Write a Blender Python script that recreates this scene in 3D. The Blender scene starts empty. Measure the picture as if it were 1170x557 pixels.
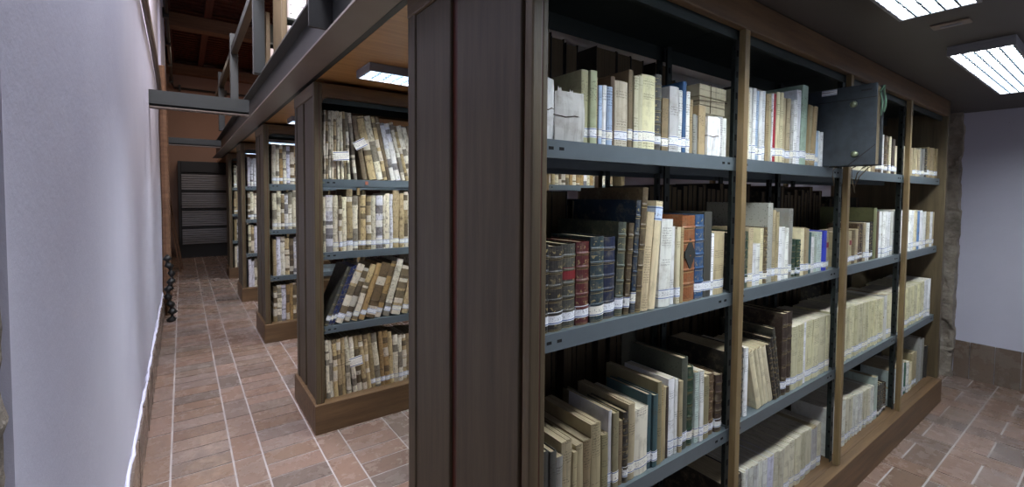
import bpy, bmesh, math, random
from mathutils import Vector, Matrix
SC = bpy.context.scene
COL = SC.collection
rnd = random.Random(11)
def srgb(h):
    h = h.lstrip('#'); v = [int(h[i:i+2], 16)/255 for i in (0, 2, 4)]
    return tuple(c/12.92 if c <= .04045 else ((c+.055)/1.055)**2.4 for c in v)

# ---------------------------------------------------------------- materials
class NT:
    def __init__(s, name, rough=.6, metal=0):
        s.m = bpy.data.materials.new(name); s.m.use_nodes = True
        s.t = s.m.node_tree; s.b = s.t.nodes['Principled BSDF']
        s.b.inputs['Roughness'].default_value = rough; s.b.inputs['Metallic'].default_value = metal
    def n(s, ty, **k):
        o = s.t.nodes.new(ty)
        for a, v in k.items(): setattr(o, a, v)
        return o
    def put(s, sock, v):
        if isinstance(v, bpy.types.NodeSocket): s.t.links.new(v, sock)
        elif isinstance(v, (tuple, list)) and sock.type == 'RGBA': sock.default_value = (*v[:3], 1)
        else: sock.default_value = v
    def math(s, op, a, b=0.0, c=None):
        o = s.n('ShaderNodeMath', operation=op); s.put(o.inputs[0], a); s.put(o.inputs[1], b)
        if c is not None: s.put(o.inputs[2], c)
        return o.outputs[0]
    def mix(s, f, a, b, mode='MIX'):
        o = s.n('ShaderNodeMix', data_type='RGBA', blend_type=mode)
        s.put(o.inputs[0], f); s.put(o.inputs[6], a); s.put(o.inputs[7], b); return o.outputs[2]
    def coord(s, which='Object'):
        return s.n('ShaderNodeTexCoord').outputs[which]
    def sep(s, v):
        o = s.n('ShaderNodeSeparateXYZ'); s.put(o.inputs[0], v); return o.outputs
    def scale(s, v, sc, add=None):
        o = s.n('ShaderNodeMapping'); s.put(o.inputs[0], v); o.inputs['Scale'].default_value = sc
        if add is not None: s.t.links.new(add, o.inputs['Location'])
        return o.outputs[0]
    def noise(s, v, sc=5, det=4, rough=.55):
        o = s.n('ShaderNodeTexNoise'); s.put(o.inputs['Vector'], v)
        o.inputs['Scale'].default_value = sc; o.inputs['Detail'].default_value = det; o.inputs['Roughness'].default_value = rough
        return o.outputs[0]
    def ramp(s, f, lo, hi):
        o = s.n('ShaderNodeMapRange'); s.put(o.inputs[0], f); o.inputs[1].default_value = lo; o.inputs[2].default_value = hi
        return o.outputs[0]
    def color(s, c): s.put(s.b.inputs['Base Color'], c)
    def bump(s, h, st=.3, dist=.002):
        o = s.n('ShaderNodeBump'); s.put(o.inputs['Height'], h); o.inputs['Strength'].default_value = st; o.inputs['Distance'].default_value = dist
        s.t.links.new(o.outputs[0], s.b.inputs['Normal'])
    def rand_vec(s, k=37.0):
        r = s.n('ShaderNodeObjectInfo').outputs['Random']
        c = s.n('ShaderNodeCombineXYZ'); a = s.math('MULTIPLY', r, k)
        for i in range(3): s.t.links.new(a, c.inputs[i])
        return c.outputs[0]
    def ocol(s): return s.n('ShaderNodeObjectInfo').outputs['Color']
    def ornd(s): return s.n('ShaderNodeObjectInfo').outputs['Random']

def m_wood(name, axis, c1, c2, rough=.5):
    t = NT(name, rough)
    sc = [14, 14, 14]; sc[axis] = .9
    v = t.scale(t.coord(), tuple(sc), t.rand_vec(5))
    n1 = t.noise(v, 2.2, 6, .6); n2 = t.noise(t.scale(t.coord(), tuple(3*a for a in sc), t.rand_vec(9)), 4, 3)
    f = t.ramp(n1, .34, .68)
    c = t.mix(f, srgb(c1), srgb(c2))
    c = t.mix(t.math('MULTIPLY', t.ramp(n2, .55, .75), .45), c, tuple(x*.45 for x in srgb(c1)))
    t.color(c); t.bump(n2, .25, .001)
    return t.m
def m_plain(name, c, rough=.6, metal=0, var=.15, sc=8):
    t = NT(name, rough, metal); n = t.noise(t.coord(), sc, 5)
    t.color(t.mix(t.math('MULTIPLY', t.ramp(n, .35, .7), var*2), srgb(c), tuple(x*.55 for x in srgb(c)))); t.bump(n, .1)
    return t.m
def m_leather():
    t = NT('leather', .48); oc = t.coord(); xyz = t.sep(oc); g = t.sep(t.coord('Generated')); r = t.ornd()
    v = t.scale(oc, (1, 1, 1), t.rand_vec())
    n = t.noise(v, 38, 5, .65); nf = t.noise(v, 160, 3)
    base = t.mix(t.math('MULTIPLY', t.ramp(n, .5, .75), .5), t.ocol(), srgb('#8d8468'))
    base = t.mix(t.math('MULTIPLY', t.ramp(nf, .52, .7), .45), base, srgb('#11100f'))
    front = t.math('LESS_THAN', xyz[1], .006)
    fr = t.math('FRACT', t.math('ADD', t.math('MULTIPLY', g[2], 6.0), .08))
    line = t.math('ADD', t.math('LESS_THAN', t.math('ABSOLUTE', t.math('SUBTRACT', fr, .11)), .022), t.math('LESS_THAN', t.math('ABSOLUTE', t.math('SUBTRACT', fr, .22)), .012))
    orn = t.math('MULTIPLY', t.math('GREATER_THAN', t.noise(v, 110, 1), .60), t.math('LESS_THAN', t.math('ABSOLUTE', t.math('SUBTRACT', fr, .62)), .17))
    orn = t.math('MULTIPLY', orn, t.math('GREATER_THAN', t.math('FRACT', t.math('MULTIPLY', r, 7.3)), .35))
    gm = t.math('MULTIPLY', t.math('MULTIPLY', t.math('MINIMUM', t.math('ADD', line, orn), 1.0), front), t.ramp(n, .68, .5))
    t.color(t.mix(t.math('MULTIPLY', gm, .75), base, srgb('#a89766'))); t.bump(n, .35, .0015)
    return t.m
def m_cloth():
    t = NT('book_cloth', .7); v = t.scale(t.coord(), (1, 1, 1), t.rand_vec()); n = t.noise(v, 30, 5, .65)
    c = t.mix(t.math('MULTIPLY', t.ramp(n, .48, .75), .4), t.ocol(), srgb('#4b4536'))
    xyz = t.sep(t.coord()); front = t.math('LESS_THAN', xyz[1], .004); g = t.sep(t.coord('Generated'))
    zone = t.math('LESS_THAN', t.math('ABSOLUTE', t.math('SUBTRACT', g[2], .72)), .14)
    txt = t.math('GREATER_THAN', t.noise(t.scale(t.coord(), (150, 10, 420), t.rand_vec()), 1, 1), .62)
    c = t.mix(t.math('MULTIPLY', t.math('MULTIPLY', t.math('MULTIPLY', txt, zone), front), .6), c, srgb('#2e2a24'))
    t.color(c); t.bump(n, .3, .001)
    return t.m
def m_paper(name='paper_cover', text=1):
    t = NT(name, .8); v = t.scale(t.coord(), (1, 1, 1), t.rand_vec()); n = t.noise(v, 22, 6, .7); n2 = t.noise(t.scale(t.coord(), (60, 12, 5), t.rand_vec()), 1.4, 4)
    c = t.mix(t.math('MULTIPLY', t.ramp(n, .5, .78), .55), t.ocol(), srgb('#7d7057'))
    c = t.mix(t.math('MULTIPLY', t.ramp(n2, .52, .75), .45), c, srgb('#5d5443'))
    xyz = t.sep(t.coord()); front = t.math('LESS_THAN', xyz[1], .003); g = t.sep(t.coord('Generated'))
    zone = t.math('GREATER_THAN', t.noise(t.scale(t.coord('Generated'), (.01, .01, 5.5), t.rand_vec()), 1, 0), .55)
    row = t.math('LESS_THAN', t.math('FRACT', t.math('MULTIPLY', xyz[2], 130)), .5)
    txt = t.math('GREATER_THAN', t.noise(t.scale(t.coord(), (420, 10, 300), t.rand_vec()), 1, 1), .5)
    m = t.math('MULTIPLY', t.math('MULTIPLY', t.math('MULTIPLY', txt, zone), front), row)
    c = t.mix(t.math('MULTIPLY', m, .55*text), c, srgb('#26221e'))
    t.color(c); t.bump(n, .3, .0015)
    return t.m
def m_vellum():
    t = NT('parchment', .6); v = t.scale(t.coord(), (1, 1, 1), t.rand_vec()); n = t.noise(v, 30, 6, .7)
    g = t.coord('Generated')
    vo = t.n('ShaderNodeTexVoronoi'); vo.inputs['Scale'].default_value = 1.0
    t.put(vo.inputs['Vector'], t.scale(g, (.001, .001, 6.5), t.rand_vec(61)))
    cell = t.sep(vo.outputs['Color'])[0]
    has = t.math('GREATER_THAN', t.math('FRACT', t.math('MULTIPLY', t.ornd(), 13.7)), .3)
    dark = t.math('MULTIPLY', t.math('LESS_THAN', cell, .3), has)
    lite = t.math('MULTIPLY', t.math('GREATER_THAN', cell, .74), has)
    c = t.mix(t.math('MULTIPLY', t.ramp(n, .5, .68), .65), t.ocol(), srgb('#5b482f'))
    c = t.mix(t.math('MULTIPLY', dark, .72), c, srgb('#40352a')); c = t.mix(t.math('MULTIPLY', lite, .6), c, srgb('#e8e2d2'))
    n3 = t.noise(t.scale(t.coord(), (160, 20, 40), t.rand_vec()), 1, 2)
    c = t.mix(t.math('MULTIPLY', t.ramp(n3, .58, .68), .6), c, srgb('#40362a'))
    t.color(c); t.bump(n, .5, .003)
    return t.m
def m_marble():
    t = NT('marbled_paper', .7); v = t.scale(t.coord(), (1, 1, 1), t.rand_vec())
    vo = t.n('ShaderNodeTexVoronoi'); vo.inputs['Scale'].default_value = 130; t.put(vo.inputs['Vector'], v)
    n = t.noise(v, 60, 4)
    f = t.math('MULTIPLY', t.ramp(vo.outputs['Distance'], .35, .15), t.ramp(n, .45, .6))
    t.color(t.mix(f, t.ocol(), srgb('#23211d')))
    return t.m
def m_pages(name='page_edges', c='#b9a987'):
    t = NT(name, .85); v = t.scale(t.coord(), (900, 3, 3), t.rand_vec()); n = t.noise(v, 1, 2); n2 = t.noise(t.coord(), 14, 3)
    cc = t.mix(t.ramp(n, .3, .7), srgb(c), tuple(x*.5 for x in srgb(c))); t.color(t.mix(t.math('MULTIPLY', t.ramp(n2, .5, .8), .5), cc, srgb('#4c3f2a'))); t.bump(n, .4, .001)
    return t.m
def m_label():
    t = NT('label_paper', .7); g = t.sep(t.coord('Generated')); e = t.math('ABSOLUTE', t.math('SUBTRACT', g[2], .5))
    blue = t.math('MULTIPLY', t.math('GREATER_THAN', e, .36), t.math('LESS_THAN', e, .44))
    txt = t.math('MULTIPLY', t.math('GREATER_THAN', t.noise(t.scale(t.coord(), (330, 10, 200), t.rand_vec()), 1, 1), .6), t.math('LESS_THAN', e, .22))
    c = t.mix(blue, t.ocol(), srgb('#4d6396')); t.color(t.mix(t.math('MULTIPLY', txt, .55), c, srgb('#2c2f3a')))
    return t.m
def m_plaster(name, c, stain):
    t = NT(name, .85); v = t.coord(); n = t.noise(v, 1.3, 6, .6); n2 = t.noise(v, 26, 6, .7); n3 = t.noise(v, 9, 8, .75)
    cc = t.mix(t.math('MULTIPLY', t.ramp(n, .4, .75), .35), srgb(c), srgb(stain))
    cc = t.mix(t.math('MULTIPLY', t.math('GREATER_THAN', n3, .70), .35), cc, srgb('#77726f'))
    t.color(cc); t.bump(n2, .35, .004)
    return t.m
def m_tile(name, cols, rough, dim=.66):
    t = NT(name, rough); r = t.n('ShaderNodeNewGeometry').outputs['Random Per Island']
    cr = t.n('ShaderNodeValToRGB'); el = cr.color_ramp.elements
    while len(el) > 1: el.remove(el[0])
    el[0].position = 0; el[0].color = (*srgb(cols[0]), 1)
    for i, c in enumerate(cols[1:]):
        e = el.new((i+1)/(len(cols)-1)); e.color = (*srgb(c), 1)
    t.t.links.new(r, cr.inputs[0]); n = t.noise(t.coord(), 7, 7, .7); n2 = t.noise(t.coord(), 45, 4)
    c = t.mix(t.math('MULTIPLY', t.ramp(n, .48, .72), .4), cr.outputs[0], srgb('#8d8177'))
    c = t.mix(t.math('MULTIPLY', t.ramp(n2, .52, .75), .35), c, srgb('#4d3a30'))
    t.color(c); t.bump(n2, .25, .002); c = t.mix(1.0, c, (dim, dim, dim*1.02), 'MULTIPLY'); t.color(c); t.put(t.b.inputs['Roughness'], t.ramp(n, .2, 1.4))
    return t.m
def m_emit(name, c, s):
    t = NT(name); t.b.inputs['Emission Color'].default_value = (*c, 1); t.b.inputs['Emission Strength'].default_value = s; return t.m
def m_stone():
    t = NT('rough_stone', .9); n = t.noise(t.coord(), 6, 8, .7); n2 = t.noise(t.coord(), 40, 6, .7)
    t.color(t.mix(t.ramp(n, .35, .7), srgb('#a89e90'), srgb('#6a6156'))); t.bump(t.math('ADD', n, n2), .9, .02); return t.m
M = dict(
 wend=m_wood('shaded_walnut_end_board', 2, '#4e4330', '#392f20'), wz=m_wood('walnut_upright_grain', 2, '#5e5139', '#473b28'), wx=m_wood('walnut_level_grain', 0, '#71573a', '#523d28'), wy=m_wood('walnut_cross_grain', 1, '#6b5a42', '#52422c'),  # wend: walnut copy darkened, dim light on the end boards put into colour
 wl=m_wood('pale_oak', 2, '#88744f', '#6b573a'), groove=m_wood('red_stained_groove', 2, '#52200f', '#35150b', .4),
 steel=m_plain('blue_grey_shelf_paint', '#5d676c', .42, .1, .12, 14), steel_d=m_plain('green_black_shelf_paint', '#2a322f', .5, .1), slot=m_plain('slot_shadow', '#0c0d0e', .9),
 leather=m_leather(), cloth=m_cloth(), paper=m_paper(), plain=m_paper('plain_wrapping_paper', 0), vellum=m_vellum(), marble=m_marble(), pages=m_pages(), pages_d=m_pages('dark_page_edges', '#66573f'), pages_w=m_pages('pale_page_edges', '#d5cdb8'), label=m_label(),  # pages_d: darker page edges for the back rows
 wall=m_plaster('lilac_white_plaster', '#d3d2e2', '#b7b6cd'), wall2=m_plaster('ochre_pink_plaster', '#96796a', '#7f6558'), wall3=m_plaster('grey_lilac_plaster', '#b9b8c6', '#a09fb0'),
 tile=m_tile('terracotta_floor_tile', ['#a68776', '#907664', '#a98c7c', '#987b6b', '#86766c', '#a38d82', '#9b7e6b', '#938479'], .4), skirt=m_tile('glazed_clay_skirting_tile', ['#8c7969', '#7c6c5f', '#948070', '#84756a'], .5),
 grout=m_plain('grey_grout', '#b0a7a4', .9), ceil_d=m_plain('shaded_ceiling_board', '#4c4742', .5, 0, .1, 3), housing=m_plain('grey_lamp_housing', '#8b8d92', .4), ceil=m_wood('varnished_plywood', 0, '#c4945c', '#a97a46', .3),  # ceil_d: shade of the unlit front-aisle ceiling put into the board colour
 girder=m_plain('brown_grey_girder_paint', '#85776c', .38, .1, .1, 5), girder_d=m_plain('dark_green_grey_girder_paint', '#353734', .45, .1, .1, 5), black=m_plain('black_metal', '#1b1a19', .5),
 roofw=m_wood('old_red_roof_timber', 1, '#5a2a1c', '#3a1a12', .8), roofb=m_wood('brown_roof_beam', 0, '#7b5a41', '#5f432f', .8),
 stone=m_stone(), white=m_plain('white_enamel', '#e4e6e8', .4, 0, .04), brass=m_plain('old_brass', '#838a72', .35, .7), string=m_plain('brown_string', '#4a3d2c', .9), green=m_plain('green_cloth_tape', '#5f7d68', .9),
 dleather=m_plain('scuffed_slate_blue_leather', '#343a40', .4, 0, .45, 22), box=m_plain('white_box_card', '#dcd9de', .7, 0, .05), ink=m_plain('black_ink', '#222226', .7), grey=m_plain('grey_drawer_paint', '#8c8d93', .5), blue=m_plain('blue_paper', '#7f95b5', .8), red=m_plain('red_leather_label', '#7d1f22', .5), gold=m_plain('worn_gilt', '#8e7b4e', .5),
 lamp=m_emit('glowing_lamp_tube', (.88, .95, 1.0), 42.0), louvre=m_plain('silver_louvre', '#45525f', .5, .1, .05), foil=m_plain('terracotta_card', '#b3654a', .7))

# ---------------------------------------------------------------- geometry
class MB:
    def __init__(s): s.v = []; s.f = []; s.mi = []; s.mats = []
    def slot(s, m):
        if m not in s.mats: s.mats.append(m)
        return s.mats.index(m)
    def box(s, x0, x1, y0, y1, z0, z1, m=0):
        b = len(s.v); s.v += [(x, y, z) for z in (z0, z1) for y in (y0, y1) for x in (x0, x1)]
        for q in ((0, 2, 3, 1), (4, 5, 7, 6), (0, 1, 5, 4), (2, 6, 7, 3), (0, 4, 6, 2), (1, 3, 7, 5)): s.f.append([b+i for i in q]); s.mi.append(m)
        return s
    def xf(s, mat, start=0):
        s.v[start:] = [tuple(mat @ Vector(p)) for p in s.v[start:]]; return s
    def prism(s, pts, axis, a, b, m=0):
        k = len(s.v); n = len(pts)
        for w in (a, b):
            for p in pts:
                q = list(p); q.insert(axis, w); s.v.append(tuple(q))
        s.f.append([k+i for i in range(n)][::-1]); s.f.append([k+n+i for i in range(n)]); s.mi += [m, m]
        for i in range(n): s.f.append([k+i, k+(i+1) % n, k+n+(i+1) % n, k+n+i]); s.mi.append(m)
        return s
    def tube(s, pts, r, seg=8, m=0):
        P = [Vector(p) for p in pts]; rr = r if isinstance(r, list) else [r]*len(P); rings = []
        for i, p in enumerate(P):
            d = (P[min(i+1, len(P)-1)]-P[max(i-1, 0)]).normalized(); up = Vector((0, 0, 1)) if abs(d.z) < .9 else Vector((1, 0, 0))
            a = d.cross(up).normalized(); c = a.cross(d)
            k = len(s.v); s.v += [tuple(p+(a*math.cos(t)+c*math.sin(t))*rr[i]) for t in [2*math.pi*j/seg for j in range(seg)]]; rings.append(k)
        for a, b in zip(rings, rings[1:]):
            for j in range(seg): s.f.append([a+j, a+(j+1) % seg, b+(j+1) % seg, b+j]); s.mi.append(m)
        s.f.append([rings[0]+j for j in range(seg)][::-1]); s.f.append([rings[-1]+j for j in range(seg)]); s.mi += [m, m]
        return s
    def grid(s, rows, m=0, close=False):
        k = len(s.v); n = len(rows[0])
        for r in rows: s.v += [tuple(p) for p in r]
        for i in range(len(rows)-1):
            for j in range(n if close else n-1):
                j2 = (j+1) % n; s.f.append([k+i*n+j, k+i*n+j2, k+(i+1)*n+j2, k+(i+1)*n+j]); s.mi.append(m)
        return s
    def mesh(s, name, mats):
        me = bpy.data.meshes.new(name); me.from_pydata(s.v, [], s.f)
        for m in mats: me.materials.append(m)
        for p, i in zip(me.polygons, s.mi): p.material_index = i
        bm = bmesh.new(); bm.from_mesh(me); bmesh.ops.recalc_face_normals(bm, faces=bm.faces); bm.to_mesh(me); bm.free()
        return me
    def build(s, name, mats, parent=None, bevel=0, smooth=False):
        if not isinstance(mats, list): mats = [mats]
        me = s.mesh(name, mats); o = bpy.data.objects.new(name, me); COL.objects.link(o)
        if parent: o.parent = parent
        if bevel:
            b = o.modifiers.new('bevel', 'BEVEL'); b.width = bevel; b.segments = 2; b.limit_method = 'ANGLE'; b.harden_normals = False
        if smooth:
            for p in me.polygons: p.use_smooth = True
        return o
def B(*a): return MB().box(*a)
def empty(name, loc=(0, 0, 0), rz=0):
    o = bpy.data.objects.new(name, None); COL.objects.link(o); o.location = loc; o.rotation_euler = (0, 0, rz); o.empty_display_size = .05; return o
def tag(o, label, cat, group=None):
    o['label'] = label; o['category'] = cat
    if group: o['group'] = group
    return o
def struct(o): o['kind'] = 'structure'; return o
def copy_tree(o, parent=None):
    c = o.copy(); COL.objects.link(c)
    if parent: c.parent = parent
    for ch in list(o.children): copy_tree(ch, c)
    return c
# ---------------------------------------------------------------- books
PAL = {  # colour code: (hex, words)
 'bk': ('#191817', 'black'), 'bk2': ('#2c2824', 'blackish brown'), 'dg': ('#45453f', 'dark grey'), 'dr': ('#511a1a', 'dark red'), 'dt': ('#24383d', 'dark teal'), 'nv': ('#1c2640', 'navy blue'),
 'nv2': ('#1d2f44', 'dark blue'), 'nv3': ('#1b2a58', 'deep blue'), 'gg': ('#454c42', 'grey green'), 'gb': ('#5b4c34', 'brown and gilt'), 'bl': ('#2a5078', 'blue'), 'bl2': ('#5f86b8', 'light blue'), 'br': ('#5a4634', 'brown'),
 'br2': ('#3f3128', 'dark brown'), 'cr': ('#dad0ac', 'cream'), 'cr2': ('#cfc4ae', 'cream checked'), 'cr3': ('#d8d2c2', 'thick pale cream'), 'crp': ('#d9c9a6', 'cream'), 'crd': ('#a99c7b', 'dull cream'), 'crg': ('#cdc9b0', 'greyish cream'),
 'cy': ('#d3cea9', 'pale yellow'), 'wh': ('#e9eae8', 'white'), 'wh2': ('#dbddd6', 'off-white'), 'lv': ('#c9cadb', 'lavender white'), 'tn': ('#a28e6a', 'tan'), 'tn2': ('#7e6d51', 'dull tan'), 'tn3': ('#c7b48f', 'light tan'),
 'og': ('#8f5630', 'orange brown'), 'gn': ('#1f3a2a', 'dark green'), 'gn2': ('#2a4032', 'green'), 'gn3': ('#3c6a58', 'mid green'), 'lg': ('#9fb4a2', 'light green'), 'lgc': ('#b6bd98', 'pale green'), 'rd': ('#a01c30', 'bright red'),
 'gy': ('#8d8c84', 'grey'), 'gy2': ('#c6c5bf', 'light grey'), 'rb': ('#2b3aa8', 'royal blue'), 'pb': ('#a9bfd8', 'pale blue'), 'pb2': ('#a8cdf0', 'sky blue'), 'ol': ('#8a8262', 'olive tan'), 'ol2': ('#a9a682', 'olive cream'), 'ol3': ('#74774f', 'olive green'),
 'tl': ('#3b565c', 'teal'), 'pt': ('#b7c6bd', 'pale teal'), 'mb': ('#b3a482', 'mottled cream'), 'mg': ('#4d5145', 'green marbled'), 'ms': ('#9c9c94', 'grey spotted'),
 'v1': ('#dcd3b8', 'pale parchment'), 'v2': ('#c0aa7e', 'tan parchment'), 'v3': ('#75654c', 'brown stained'), 'v4': ('#d8d6de', 'whitish parchment'), 'v5': ('#9c8a66', 'dark banded parchment'), 'v6': ('#a98a5a', 'ochre parchment')}
KIND = {'L': ('leather_bound_book', 'leather-bound book', 'book'), 'C': ('cloth_bound_book', 'cloth-bound book', 'book'), 'P': ('paper_bound_volume', 'paper-bound volume', 'volume'),
        'V': ('parchment_bound_volume', 'bound volume', 'volume'), 'K': ('paper_packet', 'paper packet', 'packet')}
ORD = ['first', 'second', 'third', 'fourth', 'fifth', 'sixth', 'seventh', 'eighth', 'ninth', 'tenth', 'eleventh', 'twelfth', 'thirteenth', 'fourteenth', 'fifteenth', 'sixteenth', 'seventeenth', 'eighteenth', 'nineteenth', 'twentieth']
ORD += ['twenty-'+o for o in ORD[:9]] + ['thirtieth'] + ['thirty-'+o for o in ORD[:9]] + ['fortieth'] + ['forty-'+o for o in ORD[:9]]

def outline(w, d, t, bulge, n=6):
    out = [(w, d), (w, bulge+.009)] + [(w*(1-i/n), bulge*(2*(i/n)-1)**2) for i in range(n+1)] + [(0, bulge+.009), (0, d)]
    inn = []
    for i, (x, y) in enumerate(out):
        xi = min(max(x, t), w-t); inn.append((xi, y if i in (0, len(out)-1) else y+(t if 1 < i < len(out)-2 else 0)))
    return out, inn
def cover_mesh(w, d, h, st, r):
    t, bulge = {'L': (.003, min(.007, w*.2)), 'C': (.0026, min(.003, w*.1)), 'P': (.0009, min(.0045, w*.13)), 'V': (.0018, min(.006, w*.18))}[st]
    out, inn = outline(w, d, t, bulge)
    zs = [(0, 0)]
    if st in 'LV' and w > .014:
        nb = 5 if st == 'L' else 3
        for i in range(nb):
            z = h*(i+1.25)/(nb+1.1); zs += [(z-.005, 0), (z-.002, .0018), (z+.002, .0018), (z+.005, 0)]
    else: zs += [(h*.25, 0), (h*.5, 0), (h*.75, 0)]
    zs.append((h, 0)); m = MB(); rows = []; n = len(out)
    wob = {'L': .0003, 'C': .0003, 'P': .0012, 'V': .0022}[st]; ph = r.random()*6
    for z, b in zs:
        dx = wob*math.sin(ph+z*22)*min(1, z*15); k = 0
        ring = []
        for i, (x, y) in enumerate(out): ring.append((x+dx, y-(b if 2 <= i <= n-3 else 0), z))
        for x, y in reversed(inn): ring.append((x+dx, y, z))
        rows.append(ring)
    m.grid(rows, 0, True)
    L = len(rows); k2 = (L-1)*2*n
    for i in range(n-1):
        m.f.append([i, i+1, 2*n-2-i, 2*n-1-i]); m.mi.append(0)
        m.f.append([k2+i, k2+i+1, k2+2*n-2-i, k2+2*n-1-i]); m.mi.append(0)
    return m, t, bulge
def pages_mesh(w, d, h, t, bulge, st, r, rag):
    m = MB(); ins = {'L': .004, 'C': .0035, 'P': .0004, 'V': .003}[st]; x0, x1 = t+.0002, w-t-.0002
    k = max(1, min(6, int((x1-x0)/.007))) if rag else max(1, min(3, int((x1-x0)/.02)))
    for i in range(k):
        a, b = x0+(x1-x0)*i/k, x0+(x1-x0)*(i+1)/k; q = r.uniform(-.0015, .0005) if rag else 0
        m.box(a, b-.0003, bulge+t+.0005, d-ins+(r.uniform(-.004, .0005) if rag else 0), ins*.5, h-ins+q)
    return m
def patch(w, bulge, z0, z1, off=.0007, side=.012):
    n = 6; pts = [(w+off, bulge+side)]+[(w*(1-i/n)+(off if i == 0 else -off if i == n else 0), bulge*(2*(i/n)-1)**2-off) for i in range(n+1)]+[(-off, bulge+side)]
    return MB().grid([[(x, y, z) for x, y in pts] for z in (z0, z1)])
BOOKM = {'L': 'leather', 'C': 'cloth', 'P': 'paper', 'V': 'vellum'}
def make_book(st, col, w, h, d, ex, r):
    """one book with its spine on the plane y=0 and its lower left corner at the origin"""
    name = KIND[st][0]; rgb = srgb(PAL[col][0])
    if st == 'K': return make_packet(w, h, d, rgb, r, 'n' in ex)
    m, t, bulge = cover_mesh(w, d, h, st, r)
    mk = 'marble' if col in ('ms', 'mg') else BOOKM[st]
    o = m.build(name, M[mk]); j = r.uniform(.8, 1.1); q = r.uniform(.93, 1.05); o.color = (min(1, rgb[0]*j), min(1, rgb[1]*j), min(1, rgb[2]*j*q), 1)
    pb = pages_mesh(w, d, h, t, bulge, st, r, 'j' in ex).build('page_block', M['pages_d' if 'q' in ex else 'pages_w' if col in ('wh', 'wh2', 'cy', 'crg', 'cr3', 'lv', 'pb2') else 'pages'], o)
    if 'l' in ex:
        lh = .032 if h > .2 else .026; z = h*.075+r.uniform(0, .006)
        l = patch(w, bulge, z, z+lh).build('spine_label', M['label'], o); l.color = (*srgb(r.choice(['#e6e8ec', '#dfe0dc', '#e9e6d8'])), 1)
        if col not in ('wh', 'wh2', 'gy2'): l['label'] = 'white paper shelf-mark label'
    if 't' in ex: patch(w, bulge, h*.58, h*.72, .0009, .001).build('title_label', M['red'], o)['label'] = 'red leather title label'
    if 'b' in ex: patch(w, bulge, h*.82, h*.95, .0009, .05).build('blue_band', M['label'], o).color = (*srgb('#c3d2e6'), 1)
    if 'e' in ex:
        c = h*.55; e = MB().prism([(w*.08, c), (w*.5, c-.055), (w*.92, c), (w*.5, c+.055)], 1, -.0012, .004)
        e.box(w*.1, w*.9, -.0016, .003, c-.012, c+.012); e.build('spine_emblem', M['girder_d'], o)['label'] = 'dark diamond-shaped emblem'
        for zz in (.2, .86): patch(w, bulge, h*zz, h*zz+.003, .0008, 0).build('gilt_line', M['gold'], o)
    return o
def make_packet(w, h, d, rgb, r, flat=False):
    d = min(d, .2); m = MB(); rows = []; n = 8
    for i in range(n+1):
        z = h*i/n; b = .004*math.sin(math.pi*i/n); ring = []
        for (x, y) in ((0, 0), (.25, 0), (.5, 0), (.75, 0), (1, 0), (1, .5), (1, 1), (.5, 1), (0, 1), (0, .5)):
            px = x*w+(x-.5)*b; py = y*d-(b if y == 0 else 0)*(1.6 if 0 < x < 1 else .4)+r.uniform(-.0009, .0009); ring.append((px, py, z+(r.uniform(-.004, .002) if i == n else 0)))
        rows.append(ring)
    m.grid(rows, 0, True); k = len(rows[0]); m.f += [list(range(k)), list(range(n*k, n*k+k))]; m.mi += [0, 0]
    o = m.build('paper_packet', M['plain']); o.color = (*rgb, 1)
    z = h*.5; MB().tube([(-.003, -.001, z), (w*.3, -.0075, z-.004), (w*.6, -.0085, z+.001), (w+.003, -.001, z), (w+.003, d+.001, z), (-.003, d+.001, z), (-.003, -.001, z)], .0014, 6).build('string', M['string'], o)
    if flat: return o
    f = MB()
    for i in range(max(1, int(w/.035))):
        x = w*(i+.5)/max(1, int(w/.035)); f.prism([(x-.009, h-.004), (x+.007, h-.004), (x+.004, h+.012), (x-.001, h+.007), (x-.006, h+.014)], 1, .01+.01*i, .0112+.01*i)
    f.build('curled_paper_edge', M['plain'], o).color = (*rgb, 1)
    return o

def profile(w, h, a):
    c, s = math.cos(a), math.sin(a); P = [(0, 0), (w*c, -w*s), (w*c+h*s, -w*s+h*c), (h*s, h*c)]
    zmin = min(p[1] for p in P); P = [(x, z-zmin) for x, z in P]; L = []; Rr = []
    for k in range(45):
        z = .0005+k*.01; xs = []
        for i in range(4):
            (xa, za), (xb, zb) = P[i], P[(i+1) % 4]
            if min(za, zb) <= z <= max(za, zb) and abs(za-zb) > 1e-9: xs.append(xa+(xb-xa)*(z-za)/(zb-za))
        L.append(min(xs) if xs else None); Rr.append(max(xs) if xs else None)
    return -zmin, L, Rr
CASEW = {1: 'nearest bookcase', 2: 'second bookcase', 3: 'third bookcase', 4: 'fourth bookcase', 5: 'fifth bookcase'}
BAYW = {1: 'first bay', 2: 'second bay', 3: 'third bay', 4: 'fourth bay'}
SHW = {1: 'top shelf', 2: 'second shelf', 3: 'third shelf', 4: 'bottom shelf'}
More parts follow.
